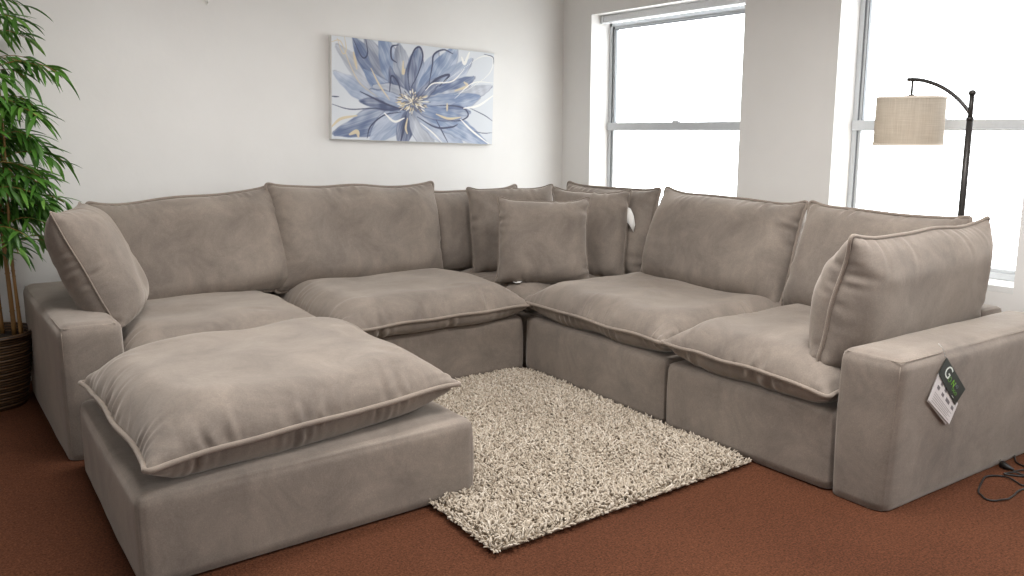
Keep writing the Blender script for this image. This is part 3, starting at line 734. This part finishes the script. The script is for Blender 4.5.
for k, (u, v, du, dv) in enumerate([(.22, .20, .08, .10), (.42, .20, .09, .12), (.16, .40, .10, .12), (.38, .42, .10, .11), (.62, .40, .17, .13), (.86, .40, .10, .14)]):
    card('icon', [tuple(lerp2(white, u + a * du, v + b * dv)) for a, b in ((-.5, -.5), (.5, -.5), (.5, .5), (-.5, .5))], -.0046, M['ink'], .0004, cw)
for k in range(5):
    v = .60 + k * .075
    card('text_line', [tuple(lerp2(white, u, v + b)) for u, b in ((.10, 0), (.90 - .1 * (k % 2), 0), (.90 - .1 * (k % 2), .022), (.10, .022))], -.0046, M['paperback'], .0004, cw)
dark = [(3.194, .563), (3.354, .412), (3.288, .360), (3.148, .506)]
cd = card('dark_card', dark, -.0065, M['darkcard'])
ux = np.array(dark[1]) - np.array(dark[0]); ux /= np.linalg.norm(ux); uz = np.array(dark[0]) - np.array(dark[3]); uz -= ux * (uz @ ux); uz /= np.linalg.norm(uz)
def lettering(txt, u, v, size, mat, shear=.2):
    cu = bpy.data.curves.new('lettering', 'FONT'); cu.body = txt; cu.size = size; cu.shear = shear; cu.extrude = .0003; cu.align_x = 'LEFT'; cu.align_y = 'CENTER'
    o = bpy.data.objects.new('lettering', cu); C.objects.link(o); cu.materials.append(mat); o.parent = cd
    p = lerp2(dark, u, v); m = Matrix(((ux[0], uz[0], 0, p[0] - 3.194), (0, 0, -1, -.0085), (ux[1], uz[1], 0, p[1] - .563), (0, 0, 0, 1)))
    o.matrix_local = m; bpy.context.view_layer.update()
    me = bpy.data.meshes.new_from_object(o.evaluated_get(bpy.context.evaluated_depsgraph_get())); n = bpy.data.objects.new('lettering', me); C.objects.link(n)
    n.parent = cd; n.matrix_local = m; bpy.data.objects.remove(o); bpy.data.curves.remove(cu); n.name = 'lettering'; return n
lettering('G', .12, .42, .070, M['whiteprint']); lettering('o', .33, .50, .050, M['greenprint'])
lettering('N', .50, .50, .036, M['lime']); lettering('eo', .62, .36, .030, M['slate']); lettering('ooo', .60, .66, .030, M['greenprint']); lettering('---', .72, .90, .020, M['whiteprint'])
MB().tube([(-.049, .002, .058), (-.03, -.004, .040), (0, -.004, -.004)], .0012, 6).build('thread', M['tagwhite'], t, True)

# power cord on the carpet behind the right arm
def catmull(P, n=14):
    P = np.array(P, float); Pm = np.vstack([2 * P[0] - P[1], P, 2 * P[-1] - P[-2]]); out = []
    for i in range(len(P) - 1):
        a, b_, c, d = Pm[i:i + 4]
        for f in np.linspace(0, 1, n, endpoint=False): out.append(.5 * (2 * b_ + (c - a) * f + (2 * a - 5 * b_ + 4 * c - d) * f ** 2 + (3 * b_ - a - 3 * c + d) * f ** 3))
    out.append(P[-1]); return np.array(out)
t = thing('power_cord', 'thin black power cord with a plug lying coiled on the carpet by the arm', 'cord', (3.5, 1.45, 0))
CP = [(3.715, 1.480), (3.80, 1.44), (3.95, 1.42), (4.03, 1.50), (3.96, 1.575), (3.881, 1.546), (3.829, 1.515), (3.79, 1.45), (3.717, 1.432), (3.703, 1.467), (3.659, 1.491)]
LP = [(3.659, 1.491), (3.70, 1.42), (3.78, 1.35), (3.72, 1.33), (3.60, 1.385), (3.612, 1.427), (3.624, 1.486), (3.578, 1.52), (3.504, 1.508), (3.394, 1.471), (3.352, 1.436), (3.345, 1.402), (3.387, 1.370), (3.454, 1.369), (3.512, 1.374), (3.58, 1.368), (3.70, 1.30), (3.95, 1.22), (4.2, 1.3), (4.36, 1.7), (4.38, 1.99)]
pts = catmull(CP + LP[1:]); zz = .0048 + .004 * np.clip(np.sin(np.arange(len(pts)) * .21), 0, 1)
MB().tube(np.stack([pts[:, 0] - 3.5, pts[:, 1] - 1.45, zz], -1), .0036, 7).build('cable', M['cord'], t, True)
pl = MB().tube([(.215, .03, .012), (.222, .050, .013), (.226, .066, .014), (.236, .086, .015)], [.005, .009, .014, .016], 10).build('plug', M['cord'], t, True)
q = MB()
for dx_ in (-.006, .006): q.tube([(.236 + dx_, .084, .015), (.262 + dx_, .112, .024)], .0022, 6)
q.build('prongs', M['steel'], pl)

# wall hook and filler spots
t = thing('wall_hook', 'small white hook high on the wall left of the painting', 'hook', (1.802, WY, 2.165))
MB().add(*softbox((-.009, -.006, -.028), (.009, 0, .04), .003, .01, 0, 0)).build('plate', M['spackle'], t, True)
MB().tube([(0, -.005, -.006), (0, -.013, -.018), (0, -.020, -.014), (0, -.022, -.004)], .0035, 8).build('hook', M['spackle'], t, True)

# cloth tags sewn to two throw pillows
def sewn_tag(o, rows, lab):
    V = []
    for a, b_ in rows: V += [a, b_]
    V = np.array(V, float); n = len(rows); V2 = V + np.array([0, 0, .0014]); F = []
    for k in range(n - 1):
        a = 2 * k; F += [(a, a + 2, a + 3, a + 1), (2 * n + a, 2 * n + a + 1, 2 * n + a + 3, 2 * n + a + 2), (a, 2 * n + a, 2 * n + a + 2, a + 2), (a + 1, a + 3, 2 * n + a + 3, 2 * n + a + 1)]
    F += [(0, 1, 2 * n + 1, 2 * n), (2 * n - 2, 4 * n - 2, 4 * n - 1, 2 * n - 1)]
    x = MB().add(np.vstack([V, V2]), F).build('sewn_tag', M['tagwhite'], o, True); x['label'] = lab
ny_, nx_ = P2.shape[1:3]; e1 = P2[0][int(.80 * ny_), -1]; e2 = P2[0][int(.66 * ny_), -1]
sewn_tag(p2, [(e1 + [-.012, 0, .002], e2 + [-.012, 0, .002]), (e1 + [.020, -.020, .012], e2 + [.012, -.020, .014]), (e1 + [.042, -.065, .014], e2 + [.026, -.040, .018]), (e1 + [.052, -.120, .012], e2 + [.044, -.070, .014])], 'white sewn-in cloth tag')
e1 = P3[0][0, int(.22 * nx_)]; e2 = P3[0][0, int(.36 * nx_)]
sewn_tag(p3, [(e1 + [0, .006, .012], e2 + [0, .006, .012]), (e1 + [.004, -.004, .030], e2 + [-.006, .002, .034]), (e1 + [.020, -.012, .046], e2 + [-.014, -.008, .052])], 'white sewn-in cloth tag')

# ------------------------------------------------------------------ lights, world, camera
def area(name, loc, rot, sx, sy, power, col=(1, 1, 1)):
    l = bpy.data.lights.new(name, 'AREA'); l.shape = 'RECTANGLE'; l.size = sx; l.size_y = sy; l.energy = power; l.color = col
    o = bpy.data.objects.new(name, l); C.objects.link(o); o.location = loc; o.rotation_euler = rot; return o
for i, (y0, y1) in enumerate(WIN):
    o = area('daylight_portal', (WX + TH + .02, (y0 + y1) / 2, (SILL + HEAD) / 2), (0, R(90), 0), HEAD - SILL, y1 - y0, 1)
    o.data.cycles.is_portal = True
o = area('daylight_portal', (RX - .18, (LW[0] + LW[1]) / 2, (LW[2] + LW[3]) / 2), (0, R(-90), 0), LW[3] - LW[2], LW[1] - LW[0], 1); o.data.cycles.is_portal = True
for x, y, pw in ((2.5, 1.5, 56), (1.2, 3.3, 34), (2.2, -.6, 34)):
    area('ceiling_lamp', (x, y, WZ - .03), (0, 0, 0), 1.2, .6, pw, (1, .985, .965)).data.spread = R(160)

w = bpy.data.worlds.new('sky'); S.world = w; w.use_nodes = True
bg = w.node_tree.nodes['Background']; bg.inputs['Color'].default_value = (.96, .98, 1, 1); bg.inputs['Strength'].default_value = 5.1

cam = bpy.data.cameras.new('camera'); co = bpy.data.objects.new('camera', cam); C.objects.link(co)
cam.sensor_width = 36; cam.lens = 869 / 1024 * 36; cam.clip_start = .02
pitch = math.atan(158 / 869); yaw = R(53.1)
co.location = (0, 0, 1.4); co.rotation_euler = (PI / 2 - pitch, 0, yaw - PI / 2)
S.camera = co
vs = S.view_settings; vs.view_transform = 'Standard'; vs.look = 'None'; vs.gamma = 1; vs.use_curve_mapping = False; vs.exposure = .36
S.cycles.use_denoising = True
S.cycles.max_bounces = 10; S.cycles.diffuse_bounces = 6
